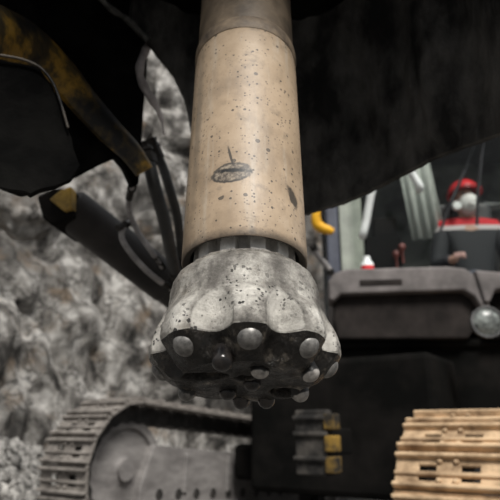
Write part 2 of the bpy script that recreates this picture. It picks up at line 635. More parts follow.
GAUGE = []
for px, py in ((181, 351), (250, 337), (311, 347)):
    v = bit_local(px, py, fr=.080)
    GAUGE.append(ang(v))
GAUGE += [R_(90), R_(-97), R_(-139), R_(133), R_(176)]
GAUGE.sort()
FLUTES = []
for i, a in enumerate(GAUGE):
    b = GAUGE[(i + 1) % len(GAUGE)]
    if b < a:
        b += 2 * math.pi
    FLUTES.append(((a + b) / 2, (b - a)))
print('gauge', [round(math.degrees(a)) for a in GAUGE])
FACE_Z = -.1178
HOLES = [(bit_local(284, 391, fz=FACE_Z), .0135, .0125, R_(8)), (bit_local(203, 376, fz=FACE_Z), .022, .0115, R_(-4)),
         (bit_local(243, 377, fz=FACE_Z), .0085, .007, 0)]
INNER = [(222, 361, 'button_wet', .0088), (260, 370, 'button_pale', .0080), (310, 373, 'button_pale', .0082), (252, 383, 'button_wet', .0080),
         (228, 392, 'button_wet', .0085)]


def wrapd(a):
    return (a + math.pi) % (2 * math.pi) - math.pi


PROF = [(.0500, -.0115), (.0560, -.0135), (.0620, -.0165), (.0672, -.021), (.0700, -.0265), (.0712, -.034), (.0716, -.046), (.0730, -.054), (.0775, -.063),
        (.0822, -.074), (.0846, -.084), (.0850, -.0920), (.0838, -.0955)]
FPROF = [(.0838, -.0955), (.0785, -.1025), (.0725, -.1095), (.0670, -.1155), (.0610, -.1185), (.048, -.1180), (.036, -.1175), (.024, -.1172), (.012, -.1170), (.0004, -.1170)]


def resample(prof, step):
    out = [prof[0]]
    for (a, b), (c, d) in zip(prof, prof[1:]):
        L = math.hypot(c - a, d - b)
        k = max(1, int(round(L / step)))
        for i in range(1, k + 1):
            out.append((a + (c - a) * i / k, b + (d - b) * i / k))
    return out


def bit_shape(r, z, th):
    """polar displacement: scallops between the gauge studs, dents in the face"""
    x, y = r * math.sin(th), -r * math.cos(th)
    dr = 0
    sc_ = -9
    for a, w in FLUTES:
        dth = wrapd(th - a)
        k = sstep(-.052, -.080, z) if z > -.0950 else 1
        D = .0125 if w > .6 else .0075
        q = D * k - D * 1.15 * (dth / min(.235, w * .31)) ** 2
        sc_ = max(sc_, q / D)
        if q > 0:
            dr -= q * sstep(.052, .072, r)
    # bosses around the studs
    for a in GAUGE:
        dth = wrapd(th - a)
        dr += .0042 * math.exp(-(dth / .17) ** 2) * sstep(-.055, -.072, z) * sstep(.06, .076, r)
    dz = 0
    if z < -.0954:
        for c, a, b, rot in HOLES:
            ex, ey = x - c.x, y - c.y
            u = (ex * math.cos(rot) + ey * math.sin(rot)) / a
            v = (-ex * math.sin(rot) + ey * math.cos(rot)) / b
            q = u * u + v * v
            dz += .020 * (1 - sstep(.6, 1.1, q))
            dz -= .0016 * math.exp(-((math.sqrt(q) - 1.25) / .22) ** 2)
    nv = Vector((x * 60, y * 60, z * 60))
    n1 = noise.fractal(nv, 1, 2, 4)
    n2 = noise.noise(Vector((x * 22, y * 22, z * 22 + 5)))
    dr += (.0009 * n1 + .0010 * n2) * sstep(.03, .06, r)
    if z < -.0954:
        k2 = sstep(-.0955, -.105, z)
        dz += (.0012 * n1 + .0016 * n2) * k2
    rr = max(r + dr, .0003)
    return rr, z + dz, sc_


SCOOP = {}


def polar_mesh(name, prof, step, m, NT=300, cap_in=False):
    bm = bmesh.new()
    prof = resample(prof, step)
    rings = []
    vals = []
    for r, z in prof:
        row = []
        for k in range(NT):
            th = 2 * math.pi * k / NT
            rr, zz, sc_ = bit_shape(r, z, th)
            vals.append(max(-1, min(1, sc_)) if z > -.0954 else -1)
            row.append(bm.verts.new((rr * math.sin(th), -rr * math.cos(th), zz)))
        rings.append(row)
    for a, b in zip(rings, rings[1:]):
        for k in range(NT):
            bm.faces.new((a[k], a[(k + 1) % NT], b[(k + 1) % NT], b[k]))
    if cap_in:
        bm.faces.new(rings[-1])
    o = finish(name, bm, m, bit, 38)
    at = o.data.attributes.new('scoop', 'FLOAT', 'POINT')
    at.data.foreach_set('value', vals)
    return o


polar_mesh('bit_head', PROF, .0017, M['bit'])
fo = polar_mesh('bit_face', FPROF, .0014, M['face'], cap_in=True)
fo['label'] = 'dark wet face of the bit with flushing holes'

bm = bmesh.new()                          # splined shank
NSP = 11
prof = []
for k in range(NSP):
    a0 = 2 * math.pi * (k + .5) / NSP - math.pi / 2
    hw = 2 * math.pi / NSP
    for f, r in ((-.34, .0415), (-.30, .0515), (.22, .0515), (.26, .0415)):
        a = a0 + f * hw
        prof.append((r * math.cos(a), r * math.sin(a)))
loops = []
for z, s in ((.085, 1), (.0, 1), (-.0090, 1), (-.0128, 1.02), (-.016, 1.0)):
    loops.append([bm.verts.new((x * s, y * s, z)) for x, y in prof])
for a, b in zip(loops, loops[1:]):
    for k in range(len(a)):
        bm.faces.new((a[k], a[(k + 1) % len(a)], b[(k + 1) % len(a)], b[k]))
bm.faces.new(loops[0])
bm.faces.new(loops[-1][::-1])
finish('splined_shank', bm, M['spline'], bit, 30, .0012)

bm = bmesh.new()                          # crusted grease ring where the shank enters the head
NR = 96
for j in range(1):
    rows = []
    for k in range(NR):
        th = 2 * math.pi * k / NR
        c = Vector((math.cos(th) * .0545, math.sin(th) * .0545, -.0125))
        w = .0022 + .0022 * abs(noise.noise(Vector((math.cos(th) * 9, math.sin(th) * 9, 3)))) + .001 * noise.noise(Vector((math.cos(th) * 30, math.sin(th) * 30, 1)))
        rows.append([bm.verts.new(c + Vector((math.cos(th) * math.cos(q), math.sin(th) * math.cos(q), math.sin(q))) * w) for q in [2 * math.pi * i / 8 for i in range(8)]])
    for k in range(NR):
        a, b = rows[k], rows[(k + 1) % NR]
        for i in range(8):
            bm.faces.new((a[i], a[(i + 1) % 8], b[(i + 1) % 8], b[i]))
finish('grease_crust', bm, M['bit'], bit, 50)


def stud_bm(r, h):
    bm = bmesh.new()
    prof = [(0, -.012), (r, -.012), (r, .0)] + [(r * math.cos(t), h * math.sin(t)) for t in [math.pi / 2 * i / 8 for i in range(1, 8)]] + [(0, h)]
    lathe(bm, prof, 28)
    return bm


def place_stud(pos, axis, r, h, m):
    o = finish('button', stud_bm(r, h), M[m], bit, 40)
    x, y, d = frame_of(axis)
    o.matrix_local = Matrix.Translation(pos) @ Matrix((x, y, d)).transposed().to_4x4()
    return o


for i, a in enumerate(GAUGE):
    out = Vector((math.sin(a), -math.cos(a), 0))
    axis = out * math.sin(R_(44)) + Vector((0, 0, -math.cos(R_(44))))
    pos = out * .0757 + Vector((0, 0, -.1030))
    place_stud(pos, axis, .0107, .0088, 'button')
FP_R = [(r, z) for r, z in FPROF][::-1]


def face_point(px, py):
    """where the view ray meets the face profile, with its normal"""
    o = BMI @ CAM
    d = BMI.to_3x3() @ ray(px, py)
    ta, tb = (-.15 - o.z) / d.z, (-.09 - o.z) / d.z
    for _ in range(50):
        t = (ta + tb) / 2
        q = o + d * t
        if q.z < interp(FP_R, math.hypot(q.x, q.y)):
            ta = t
        else:
            tb = t
    q = o + d * t
    r = math.hypot(q.x, q.y)
    sl = (interp(FP_R, r + .002) - interp(FP_R, r - .002)) / .004
    n = Vector((q.x / r * sl, q.y / r * sl, -1)).normalized()
    return q, n


for px, py, mm, r in INNER:
    q, n = face_point(px, py)
    place_stud(q + n * .0005, n, r, r * .85, mm)

for x, y, mm in ((-.0535, .030, 'button'), (-.0035, .060, 'button_wet'), (.0215, .0575, 'button_wet'), (.0525, .033, 'button_pale')):
    place_stud(Vector((x, y, -.1165)), Vector((x * 7, y * 7, -1)), .0088, .0095, mm)

# ------------------------------------------------------------------ dust hood around the drill
HC = Vector((0, .62, 0))
dust_hood = empty('dust_hood', (0, .96, 1.4))
tag(dust_hood, 'black rubber and worn yellow steel dust hood around the tan casing', 'dust hood')
DH = dust_hood.location.copy()


def solve_rim(phi, R, tab):
    x, y = HC.x + R * math.sin(phi), HC.y + R * math.cos(phi)
    lo, hi = .62, 2.2
    for _ in range(40):
        z = (lo + hi) / 2
        px, py = proj(Vector((x, y, z)))
        if py > interp(tab, px):
            lo = z
        else:
            hi = z
    return z


def skirt(name, R, p0, p1, tab, ztop, m, ripple=.01, thick=.012, seed=0, NP=120, NZ=44):
    bm = bmesh.new()
    inner, outer = [], []
    for i in range(NP + 1):
        phi = R_(p0 + (p1 - p0) * i / NP)
        zb = solve_rim(phi, R, tab) + .003 * noise.noise(Vector((phi * 30, seed, 0)))
        ca, sa = math.sin(phi), math.cos(phi)
        ri, ro = [], []
        for j in range(NZ + 1):
            t = j / NZ
            z = zb + (ztop - zb) * t
            w = ripple * (math.sin(phi * 9 + seed + t * 2) * .5 + 1.3 * noise.noise(Vector((phi * 5, z * 4, seed))) + .5 * noise.noise(Vector((phi * 14, z * 11, seed + 3)))) * sstep(0, .12, t)
            for lst, rr in ((ri, R + w), (ro, R + w + thick)):
                lst.append(bm.verts.new(Vector((HC.x + rr * ca, HC.y + rr * sa, z)) - DH))
        inner.append(ri)
        outer.append(ro)
    for i in range(NP):
        for j in range(NZ):
            bm.faces.new((inner[i][j], inner[i + 1][j], inner[i + 1][j + 1], inner[i][j + 1]))
            bm.faces.new((outer[i][j], outer[i][j + 1], outer[i + 1][j + 1], outer[i + 1][j]))
        bm.faces.new((inner[i][0], outer[i][0], outer[i + 1][0], inner[i + 1][0]))
        bm.faces.new((inner[i][NZ], inner[i + 1][NZ], outer[i + 1][NZ], outer[i][NZ]))
    for i in (0, NP):
        for j in range(NZ):
            bm.faces.new((inner[i][j], inner[i][j + 1], outer[i][j + 1], outer[i][j]))
    return finish(name, bm, m, dust_hood, 50)


ZT = 1.42
RT = [(100, -40), (108, 2), (125, 15), (150, 42), (175, 74), (187, 100), (196, 150), (215, 216), (305, 213), (340, 203), (370, 190), (398, 175), (405, 172), (430, 158), (460, 147), (500, 133), (580, 104), (800, 20)]
o = skirt('rubber_skirt', .34, -42, 108, RT, ZT, M['rubber'], .012, .012, 1)
o['label'] = 'black rubber curtain, curved lower edge'
LT = [(-300, 150), (-60, 178), (0, 185), (12, 190), (28, 196), (40, 190), (58, 184), (70, 181), (90, 170), (105, 162), (116, 157), (124, 166), (133, 186), (145, 182), (152, 178), (155, 168), (160, 60), (165, 40)]
o = skirt('side_skirt', .375, -112, -33.5, LT, ZT, M['flap'], .012, .014, 4)
o['label'] = 'black side curtain, ragged lower edge'

bm = bmesh.new()                          # roof ring added to keep the hood's top dark, holed for the string
NP = 96
ctr = HC + Vector((0, .0, 0))
hole = hammer.location + Matrix.Rotation(-TILT, 3, 'X') @ Vector((0, 0, (ZT - rim.z) / math.cos(TILT)))
rings = []
for z in (ZT, ZT + .02):
    a, b = [], []
    for k in range(NP):
        t = 2 * math.pi * k / NP
        a.append(bm.verts.new(Vector((hole.x + .10 * math.sin(t), hole.y + .10 * math.cos(t), z)) - DH))
        b.append(bm.verts.new(Vector((HC.x + .42 * math.sin(t), HC.y + .42 * math.cos(t) + .0, z)) - DH))
    rings += [a, b]
A, B, C_, D_ = rings
for k in range(NP):
    n = (k + 1) % NP
    bm.faces.new((A[k], A[n], B[n], B[k]))
    bm.faces.new((C_[k], D_[k], D_[n], C_[n]))
    bm.faces.new((B[k], B[n], D_[n], D_[k]))
    bm.faces.new((A[k], C_[k], C_[n], A[n]))
finish('shade_roof', bm, M['flap'], dust_hood, 40)


def on_cyl(px, py, R):
    """view ray with the hood's ring of radius R, far side"""
    o = CAM - HC
    d = ray(px, py)
    a = d.x ** 2 + d.y ** 2
    b = 2 * (o.x * d.x + o.y * d.y)
    c = o.x ** 2 + o.y ** 2 - R * R
    t = (-b + math.sqrt(max(b * b - 4 * a * c, 0))) / (2 * a)
    return CAM + d * t


def band(name, pix, widths, R, thick, m, bulge=.012):
    """curved steel band lying against the hood's inside"""
    pts = spline([on_cyl(x, y, R) for x, y in pix], 8)
    ws = spline([Vector((w, 0, 0)) for w in widths], 8)
    bm = bmesh.new()
    rows = []
    K = 6
    for i, p in enumerate(pts):
        d = (pts[min(i + 1, len(pts) - 1)] - pts[max(i - 1, 0)]).normalized()
        nrm = Vector((HC.x - p.x, HC.y - p.y, 0)).normalized()
        s = d.cross(nrm).normalized()
        nrm = s.cross(d).normalized()
        w = ws[i].x
        front = [p + s * (w * (k / K - .5)) + nrm * (thick + bulge * (1 - (2 * k / K - 1) ** 2)) for k in range(K + 1)]
        back = [p + s * (w * (k / K - .5)) - nrm * .002 for k in range(K, -1, -1)]
        rows.append([bm.verts.new(q - DH) for q in front + back])
    L = len(rows[0])
    for a, b in zip(rows, rows[1:]):
        for k in range(L):
            bm.faces.new((a[k], a[(k + 1) % L], b[(k + 1) % L], b[k]))
    bm.faces.new(rows[0])
    bm.faces.new(rows[-1][::-1])
    return finish(name, bm, m, dust_hood, 40)


o = band('steel_arch', [(-50, 26), (-20, 30), (8, 38), (36, 52), (62, 76), (84, 103), (108, 130), (130, 152), (144, 172)], [.075, .075, .078, .078, .072, .064, .055, .045, .036], .345, .006, M['yellow_worn'])
o['label'] = 'steel arch with worn yellow paint'

# dark flap hanging inside the arch, with a worn edge
fp0 = Vector((-.28, .62, 0))
fn = Vector((.30, -.954, 0)).normalized()


def on_plane(px, py, p0=fp0, n=fn):
    d = ray(px, py)
    return CAM + d * ((p0 - CAM).dot(n) / d.dot(n))


edge = [(-60, 52), (-25, 54), (0, 58), (22, 62), (40, 70), (52, 84), (60, 103), (68, 130)]
low = [(74, 150), (80, 166), (70, 182), (55, 188), (40, 191), (30, 197), (14, 191), (0, 186), (-30, 182), (-60, 178)]
bm = bmesh.new()
outl = [on_plane(*q) - DH for q in edge + low]
prism(bm, outl, -fn * .01)
bmesh.ops.triangulate(bm, faces=[f for f in bm.faces if len(f.verts) > 4])
bmesh.ops.subdivide_edges(bm, edges=bm.edges, cuts=3, use_grid_fill=True)
for v in bm.verts:
    v.co += fn * .012 * noise.noise(v.co * 9) + Vector((.3, .1, 1)) * .004 * noise.noise(v.co * 40)
finish('inner_flap', bm, M['flap'], dust_hood, 40)
bm = bmesh.new()
tube(bm, spline([on_plane(*q) - DH + fn * .006 for q in edge], 5), [.002] * 36, 8)
o = finish('flap_edge', bm, M['worn_edge'], dust_hood, 50)
o['label'] = 'worn bright edge strip of the inner flap'

# scuffed lip along the slit between the two curtains
bm = bmesh.new()
tube(bm, spline([on_cyl(x, y, .336) - DH for x, y in ((96, -8), (110, 8), (128, 20), (148, 40))], 6), [.006 + .0012 * math.sin(i * 1.1) for i in range(19)], 8)
o = finish('slit_lip', bm, M['rubber_edge'], dust_hood, 50)
o['label'] = 'scuffed grey lip along the slit'
bm = bmesh.new()  # pale tapering tube beside the slit
tube(bm, spline([on_cyl(x, y, .37) - DH for x, y in ((147, 47), (141, 62), (140, 76), (146, 90), (154, 103), (161, 117), (164, 134))], 6), [.0085 * (1 - .75 * sstep(20, 36, i)) + .001 * math.sin(i * .9) for i in range(37)], 8)
o = finish('slit_lip', bm, M['pale_edge'], dust_hood, 50)
o['label'] = 'pale edge of the slit'

# ------------------------------------------------------------------ hydraulic cylinder and hoses
c0, c1 = P(66, 205, 1.25), P(182, 296, 1.38)
cd = (c1 - c0).normalized()
cyl = empty('hydraulic_cylinder', c0)
tag(cyl, 'thick dark grey hydraulic cylinder slanting down to the right, left of the bit', 'hydraulic cylinder')
X, Y, Z = frame_of(cd)
CMAT = Matrix((X, Y, Z)).transposed().to_4x4()
L = (c1 - c0).length
bm = bmesh.new()
lathe(bm, [(0, .0), (.036, .0), (.048, .01), (.049, .03), (.049, L * .86), (.046, L * .87), (.046, L), (0, L)], 40, mtx=CMAT)
finish('barrel', bm, M['cyl'], cyl, 40)
bm = bmesh.new()
lathe(bm, [(0, L), (.054, L), (.054, L + .05), (.03, L + .055), (.03, L + .30), (0, L + .30)], 36, mtx=CMAT)
finish('piston_rod', bm, M['steel_dark'], cyl, 40)
bm = bmesh.new()
lathe(bm, [(.022, -.03), (.05, -.03), (.05, .03), (.022, .03)], 32, closed=True, mtx=CMAT @ Matrix.Translation((0, 0, L + .345)) @ Matrix.Rotation(math.pi / 2, 4, 'X'))
finish('rod_eye', bm, M['steel_dark'], cyl, 40)
bm = bmesh.new()
prism(bm, [P(x, y, 1.2) - c0 for x, y in ((36, 196), (52, 188), (72, 188), (73, 216), (52, 226), (42, 218))], Vector((.02, .12, 0)))
finish('end_bracket', bm, M['chassis'], cyl, None, .006)
bm = bmesh.new()
prism(bm, [P(x, y, 1.19) - c0 for x, y in ((49, 199), (60, 190), (71, 186), (71.5, 208), (64, 211))], Vector((.003, .03, 0)))
o = finish('yellow_cheek', bm, M['yellow'], cyl, None, .003)
o['label'] = 'yellow painted cheek plate'


def hose(name, pix, r, m, label, group=None, fit=True):
    pts = spline([P(*q) for q in pix], 10)
    o0 = pts[0].copy()
    e = empty(name, o0)
    tag(e, label, 'hose', group or 'hydraulic hoses')
    bm = bmesh.new()
    tube(bm, [p - o0 for p in pts], r, 12)
    finish('hose_body', bm, m, e, 60)
    if fit:
        for a, b in ((pts[0], pts[1]), (pts[-1], pts[-2])):
            bm = bmesh.new()
            d = (b - a).normalized()
            tube(bm, [a - o0, a - o0 + d * .02, a - o0 + d * .02, a - o0 + d * .045], [r * 1.6, r * 1.6, r * 1.3, r * 1.3], 6)
            finish('fitting', bm, M['steel_dark'], e, 30)
    return e


hose('hydraulic_hose', [(131, 222, 1.22), (124, 226, 1.2), (122, 238, 1.19), (130, 252, 1.19), (143, 267, 1.2), (158, 280, 1.22), (172, 289, 1.27)], .0065, M['hose_grey'], 'pale dusty hose looping over the dark hydraulic cylinder')
hose('hydraulic_hose', [(146, 146, 1.08), (152, 176, 1.05), (157, 195, 1.05), (163, 215, 1.07), (168, 238, 1.1), (173, 262, 1.18), (178, 282, 1.25)], .0125, M['hose'], 'thick black hose hanging just left of the tan casing')
hose('hydraulic_hose', [(150, 140, 1.16), (162, 165, 1.16), (170, 190, 1.16), (177, 215, 1.2), (180, 240, 1.24), (182, 270, 1.3)], .010, M['hose'], 'black hose hanging nearest behind the left edge of the tan casing')
hose('hydraulic_hose', [(133, 183, 1.15), (129, 200, 1.18), (130, 214, 1.2), (138, 232, 1.21), (152, 252, 1.2), (163, 268, 1.24)], .006, M['hose_grey'], 'thin grey hose dropping from the yellow arch behind the looped hose')

# ------------------------------------------------------------------ drill rig carrier
YAW = R_(-34)
rig = empty('drill_rig', (-.135, 2.16, 0), YAW)
tag(rig, 'crawler drill rig with muddy tracks, dusty engine cover and glazed cab', 'drill rig')
RM = Matrix.Translation(rig.location) @ Matrix.Rotation(YAW, 4, 'Z')
RMI = RM.inverted()


def shoe_bm():
    bm = bmesh.new()
    xs = [-.16, -.088, -.036, .036, .088, .16]
    ys = [-.059, -.031, .017, .059]
    for i in range(5):
        for j in range(3):
            if i in (1, 3) and j == 1:
                continue                   # mud relief holes
            box(bm, ((xs[i] + xs[i + 1]) / 2, (ys[j] + ys[j + 1]) / 2, 0), (xs[i + 1] - xs[i], ys[j + 1] - ys[j], .014))
    for y, h in ((-.053, .024), (-.012, .012), (.041, .024)):
        vs = box(bm, (0, y, h / 2), (.32, .013, h + .008))
    for sx in (-1, 1):
        for y in (-.033, .026):
            lathe(bm, [(0, .018), (.009, .018), (.009, .0)], 6, mtx=Matrix.Translation((sx * .024, y, 0)))
    bmesh.ops.remove_doubles(bm, verts=bm.verts, dist=1e-5)
    return bm


def stadium(Lh, R):
    """perimeter of the track loop: returns f(s) -> (y,z,tangent angle) with y from 0 (front) to Lh"""
    st = Lh - 2 * R
    per = 2 * st + 2 * math.pi * R

    def f(s):
        s %= per
        if s < st:                        # top run, towards the back
            return R + s, 2 * R, 0.0
        s -= st
        if s < math.pi * R:
            a = s / R
            return Lh - R + R * math.sin(a), R + R * math.cos(a), -a
        s -= math.pi * R
        if s < st:
            return Lh - R - s, 0.0, -math.pi
        s -= st
        a = s / R
        return R - R * math.sin(a), R - R * math.cos(a), -math.pi - a
    return f, per


def track(x0, zoff, pitch, shoe_mat, label, phase, lh=2.5, yoff=0.0):
    Rr = .315
    e_loc = Vector((x0, yoff, zoff))
    base = empty('crawler_track', e_loc, 0, pitch, rig)
    base['label'] = label
    f, per = stadium(lh, Rr)
    n = 48
    first = None
    for i in range(n):
        y, z, a = f(i * per / n + phase)
        if first is None:
            o = first = finish('track_shoe', shoe_bm(), shoe_mat, base, None, .003, 1)
        else:
            o = first.copy()
            col.objects.link(o)
            o.parent = base
        o.location = (0, y, z + .03)
        o.rotation_euler = (a, 0, 0)
    # chain band inside the shoes
    bm = bmesh.new()
    rows = []
    K = 120
    for k in range(K):
        y, z, a = f(per * k / K)
        nrm = Vector((0, -math.sin(a), math.cos(a)))
        c = Vector((0, y, z + .03))
        w = .07
        rows.append([bm.verts.new(c + Vector((sx * w, 0, 0)) - nrm * dd) for sx, dd in ((-1, .012), (1, .012), (1, .085 + .012 * (k % 2)), (-1, .085 + .012 * (k % 2)))])
    for k in range(K):
        a, b = rows[k], rows[(k + 1) % K]
        for q in range(4):
            bm.faces.new((a[q], a[(q + 1) % 4], b[(q + 1) % 4], b[q]))
    # link side plates make the dark edge ring of the photo
    finish('track_chain', bm, M['track_dark'], base)
    # idler wheel (front) and sprocket (back)
    Rot = Matrix.Rotation(math.pi / 2, 4, 'Y')
    bm = bmesh.new()
    lathe(bm, [(0, .05), (.05, .05), (.05, .035), (.07, .02), (.19, .025), (.20, .045), (.24, .045), (.24, -.045), (.20, -.045), (.19, -.025), (.07, -.02), (.05, -.035), (.05, -.05), (0, -.05)], 48,
          mtx=Matrix.Translation((.02, Rr, Rr + .03)) @ Rot)
    finish('idler_wheel', bm, M['frame_grey'], base, 40)
    bm = bmesh.new()
    prof = []
    lathe(bm, [(0, .06), (.11, .06), (.12, .03), (.20, .03), (.20, -.03), (.12, -.03), (.11, -.06), (0, -.06)], 36, mtx=Matrix.Translation((.0, lh - Rr, Rr + .03)) @ Rot)
    for k in range(14):
        t = 2 * math.pi * k / 14
        box(bm, (0, lh - Rr + .215 * math.sin(t), Rr + .03 + .215 * math.cos(t)), (.05, .04, .04), Matrix.Rotation(-t, 3, 'X'))
    finish('drive_sprocket', bm, M['steel_dark'], base, 30)
    # side frame with a row of holes
    bm = bmesh.new()
    y0, y1 = .40, lh - .5
    zt, zb = .470, .10
    outl = [(y0 + .0, zt - .20), (y0 + .07, zt), (y1 - .1, zt - .02), (y1, zt - .1), (y1, zb + .05), (y1 - .1, zb), (y0 + .06, zb), (y0, zb + .05)]
    prism(bm, [Vector((-.09, y, z)) for y, z in outl], Vector((.18, 0, 0)))
    for yy in (y0 + .33, y0 + .72, y0 + 1.05):
        box(bm, (.095, yy, .34), (.02, .03, .20))
    box(bm, (.10, (y0 + y1) / 2, .185), (.03, y1 - y0 - .15, .025))
    fr = finish('side_frame', bm, M['frame_grey'], base, None, .006)
    for k in range(9):
        if k == 0:
            bm = bmesh.new()
            lathe(bm, [(0, .0035), (.026, .0035), (.028, .0), (0, .0)], 16, mtx=Rot)
            fh = finish('frame_hole', bm, M['track_dark'], base)
        else:
            fh = fh.copy()
            col.objects.link(fh)
        fh.location = (.09, y0 + .14 + k * .15, .235)
    for k in range(5):
        if k == 0:
            bm = bmesh.new()
            lathe(bm, [(0, .06), (.075, .06), (.085, .04), (.085, -.04), (.075, -.06), (0, -.06)], 24, mtx=Rot)
            tr = finish('track_roller', bm, M['steel_dark'], base, 30)
        else:
            tr = tr.copy()
            col.objects.link(tr)
        tr.location = (0, y0 + .2 + k * .28, .115)
    return base


track(.835, -.022, 0, M['track_mud'], 'muddy tan track on the right of the picture', .03)
track(-.86, .09, R_(-4), M['track_grey'], 'grey dusty track with shade in its colour, at lower left of the picture', .06)

# chassis between the tracks
bm = bmesh.new()
box(bm, (0.06, 1.85, .62), (1.02, 1.9, .66))
box(bm, (0.0, 1.3, .42), (1.44, .35, .2))
finish('chassis', bm, M['chassis'], rig, None, .03)


def rl(px, py, d):
    return RMI @ P(px, py, d)


# engine cover: rounded dusty top, dark recessed front, own yaw on the slewing deck
deck = empty('engine_cover', RMI @ Vector((.84, 2.80, 1.055)), R_(28), 0, rig)   # world yaw about -6 degrees
DW = .345


def cover_outline(w0, w1, z0, z1, r):
    pts = [(w0 + .02, z0), (w0, z0 + .06)]
    for k in range(7):
        a = math.pi - k * math.pi / 12
        pts.append((w0 + r + r * math.cos(a), z1 - r + r * math.sin(a)))
    for k in range(7):
        a = math.pi / 2 - k * math.pi / 12
        pts.append((w1 - 1.6 * r + 1.6 * r * math.cos(a), z1 - r + r * math.sin(a)))
    pts += [(w1, z0 + .12), (w1 - .07, z0)]
    return pts


bm = bmesh.new()
prism(bm, [Vector((x, .16, z)) for x, z in cover_outline(-.40, .355, .0, .36, .07)], Vector((0, .82, 0)))
finish('cover_shell', bm, M['hood_grey'], deck, None, .018, 3)
bm = bmesh.new()
prism(bm, [Vector((x, .0, z)) for x, z in [(-.425, .20), (-.425, .30), (-.39, .345), (-.33, .365), (.20, .365), (.29, .35), (.34, .31), (.37, .24), (.395, .13), (.365, .10),
                                          (.34, .15), (.315, .20), (.27, .232), (-.36, .228), (-.40, .19)]], Vector((0, .18, 0)))
finish('cover_lip', bm, M['hood_grey'], deck, 60, .045, 4)
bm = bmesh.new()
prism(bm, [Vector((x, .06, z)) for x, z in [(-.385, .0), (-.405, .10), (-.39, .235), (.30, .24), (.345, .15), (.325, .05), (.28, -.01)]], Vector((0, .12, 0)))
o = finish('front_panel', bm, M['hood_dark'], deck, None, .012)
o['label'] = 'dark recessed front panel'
bm = bmesh.new()
box(bm, (-.15, .0, .285), (.22, .012, .03))
finish('badge_strip', bm, M['hood_dark'], deck, None, .003)
# fender that arches over the headlamp
bm = bmesh.new()
for (a, b) in (((.30, .375), (.80, .285)),):
    prism(bm, [Vector((.33, -.02, .335)), Vector((.42, -.02, .325)), Vector((.62, -.02, .30)), Vector((.80, -.02, .28)), Vector((.80, -.02, .20)), Vector((.50, -.02, .235)), Vector((.42, -.02, .225)), Vector((.385, -.02, .16)), Vector((.36, -.02, .16))], Vector((0, .55, 0)))
finish('fender', bm, M['hood_grey'], deck, None, .02, 3)
bm = bmesh.new()
box(bm, (.62, .22, .12), (.50, .30, .26))
finish('lamp_housing', bm, M['chassis'], deck, None, .01)
LP_ = deck.matrix_basis.inverted() @ rl(487, 322, 2.60)
bm = bmesh.new()
RX = Matrix.Rotation(math.pi / 2, 4, 'X')
lathe(bm, [(0, -.08), (.055, -.08), (.075, -.02), (.075, .012), (.066, .012), (.064, .0), (0, .0)], 36, mtx=Matrix.Translation(LP_) @ RX)
lampo = finish('headlamp', bm, M['lamp_body'], deck, 40)
bm = bmesh.new()
lathe(bm, [(0, .024), (.03, .022), (.05, .015), (.064, .004), (0, .002)], 36, mtx=Matrix.Translation(LP_) @ RX)
o = finish('headlamp_lens', bm, M['lamp_lens'], deck, 40)
o['label'] = 'round pale headlamp lens'
# belly under the cover, near-black to hold the shade there
bm = bmesh.new()
box(bm, (.25, .40, -.22), (1.45, .5, .46))
box(bm, (.25, .42, -.02), (1.55, .6, .05))
finish('belly_plate', bm, M['chassis'], deck, None, .02)

# worn grey and yellow bracket low on the front
bk = empty('front_bracket', rl(314, 442, 2.15), 0, 0, rig)
BKI = Matrix.Rotation(-YAW, 4, 'Z')
bm = bmesh.new()
box(bm, (0, 0, 0), (.14, .05, .24))
for z in (-.06, .03, .09):
    box(bm, (-.0, -.03, z), (.15, .02, .018))
finish('bracket_plate', bm, M['bracket'], bk, None, .006)
bm = bmesh.new()
for z in (.075, -.005, -.08):
    box(bm, (.085, -.01, z), (.045, .06, .06))
o = finish('yellow_blocks', bm, M['bracket_yellow'], bk, None, .006)
o['label'] = 'worn yellow painted blocks'
bm = bmesh.new()
box(bm, (0, .12, 0), (.1, .26, .1))
finish('bracket_arm', bm, M['chassis'], bk, None, .006)

# cab ---------------------------------------------------------------
cab = empty('operator_cab', RMI @ Vector((1.51, 3.73, 1.30)), R_(28), 0, rig)
CABM = RM @ cab.matrix_basis
CABI = CABM.inverted()


def cl(px, py, d):
    return CABI @ P(px, py, d)


CW, CD, CH = .95, 1.15, 1.75              # half width, depth, height
bm = bmesh.new()
box(bm, (0, CD / 2, .02), (2 * CW, CD, .06))                    # floor
box(bm, (0, CD / 2, CH), (2 * CW + .06, CD + .1, .10))          # roof
for sx in (1,):
    box(bm, (sx * (CW - .04), .04, CH / 2), (.08, .08, CH))
for sx in (-1, 1):
    box(bm, (sx * (CW - .04), CD - .04, CH / 2), (.08, .08, CH))
box(bm, (0, .04, .10), (2 * CW, .08, .12))
box(bm, (0, -.06, -.12), (2 * CW - .1, .5, .16))
finish('cab_frame', bm, M['cab_frame'], cab, None, .012)
bm = bmesh.new()
box(bm, (-CW + .045, .04, CH / 2), (.09, .09, CH))
o = finish('front_pillar', bm, M['cab_blue'], cab, None, .012)
o['label'] = 'blue grey front pillar'
bm = bmesh.new()
box(bm, (0, CD - .09, CH / 2), (2 * CW - .1, .03, CH - .1))
box(bm, (CW - .02, CD / 2, .45), (.03, CD - .1, .8))
finish('cab_liner', bm, M['cab_inner'], cab, None, .004)
bm = bmesh.new()
box(bm, (-CW + .19, .10, .72), (.17, .03, 1.25))
box(bm, (-CW + .19, .08, .35), (.15, .02, .03))
o = finish('door_panel', bm, M['cab_green'], cab, None, .006)
o['label'] = 'grey green panel beside the pillar'
bm = bmesh.new()
K = 24
pa, pb = [], []
q0, q1 = cl(396, 190, 4.35), cl(428, 190, 4.35)
for k in range(K + 1):
    t = k / K
    x = q0.x + (q1.x - q0.x) * t
    y = q0.y + .02 * math.sin(t * 22)
    pa.append((x, y))
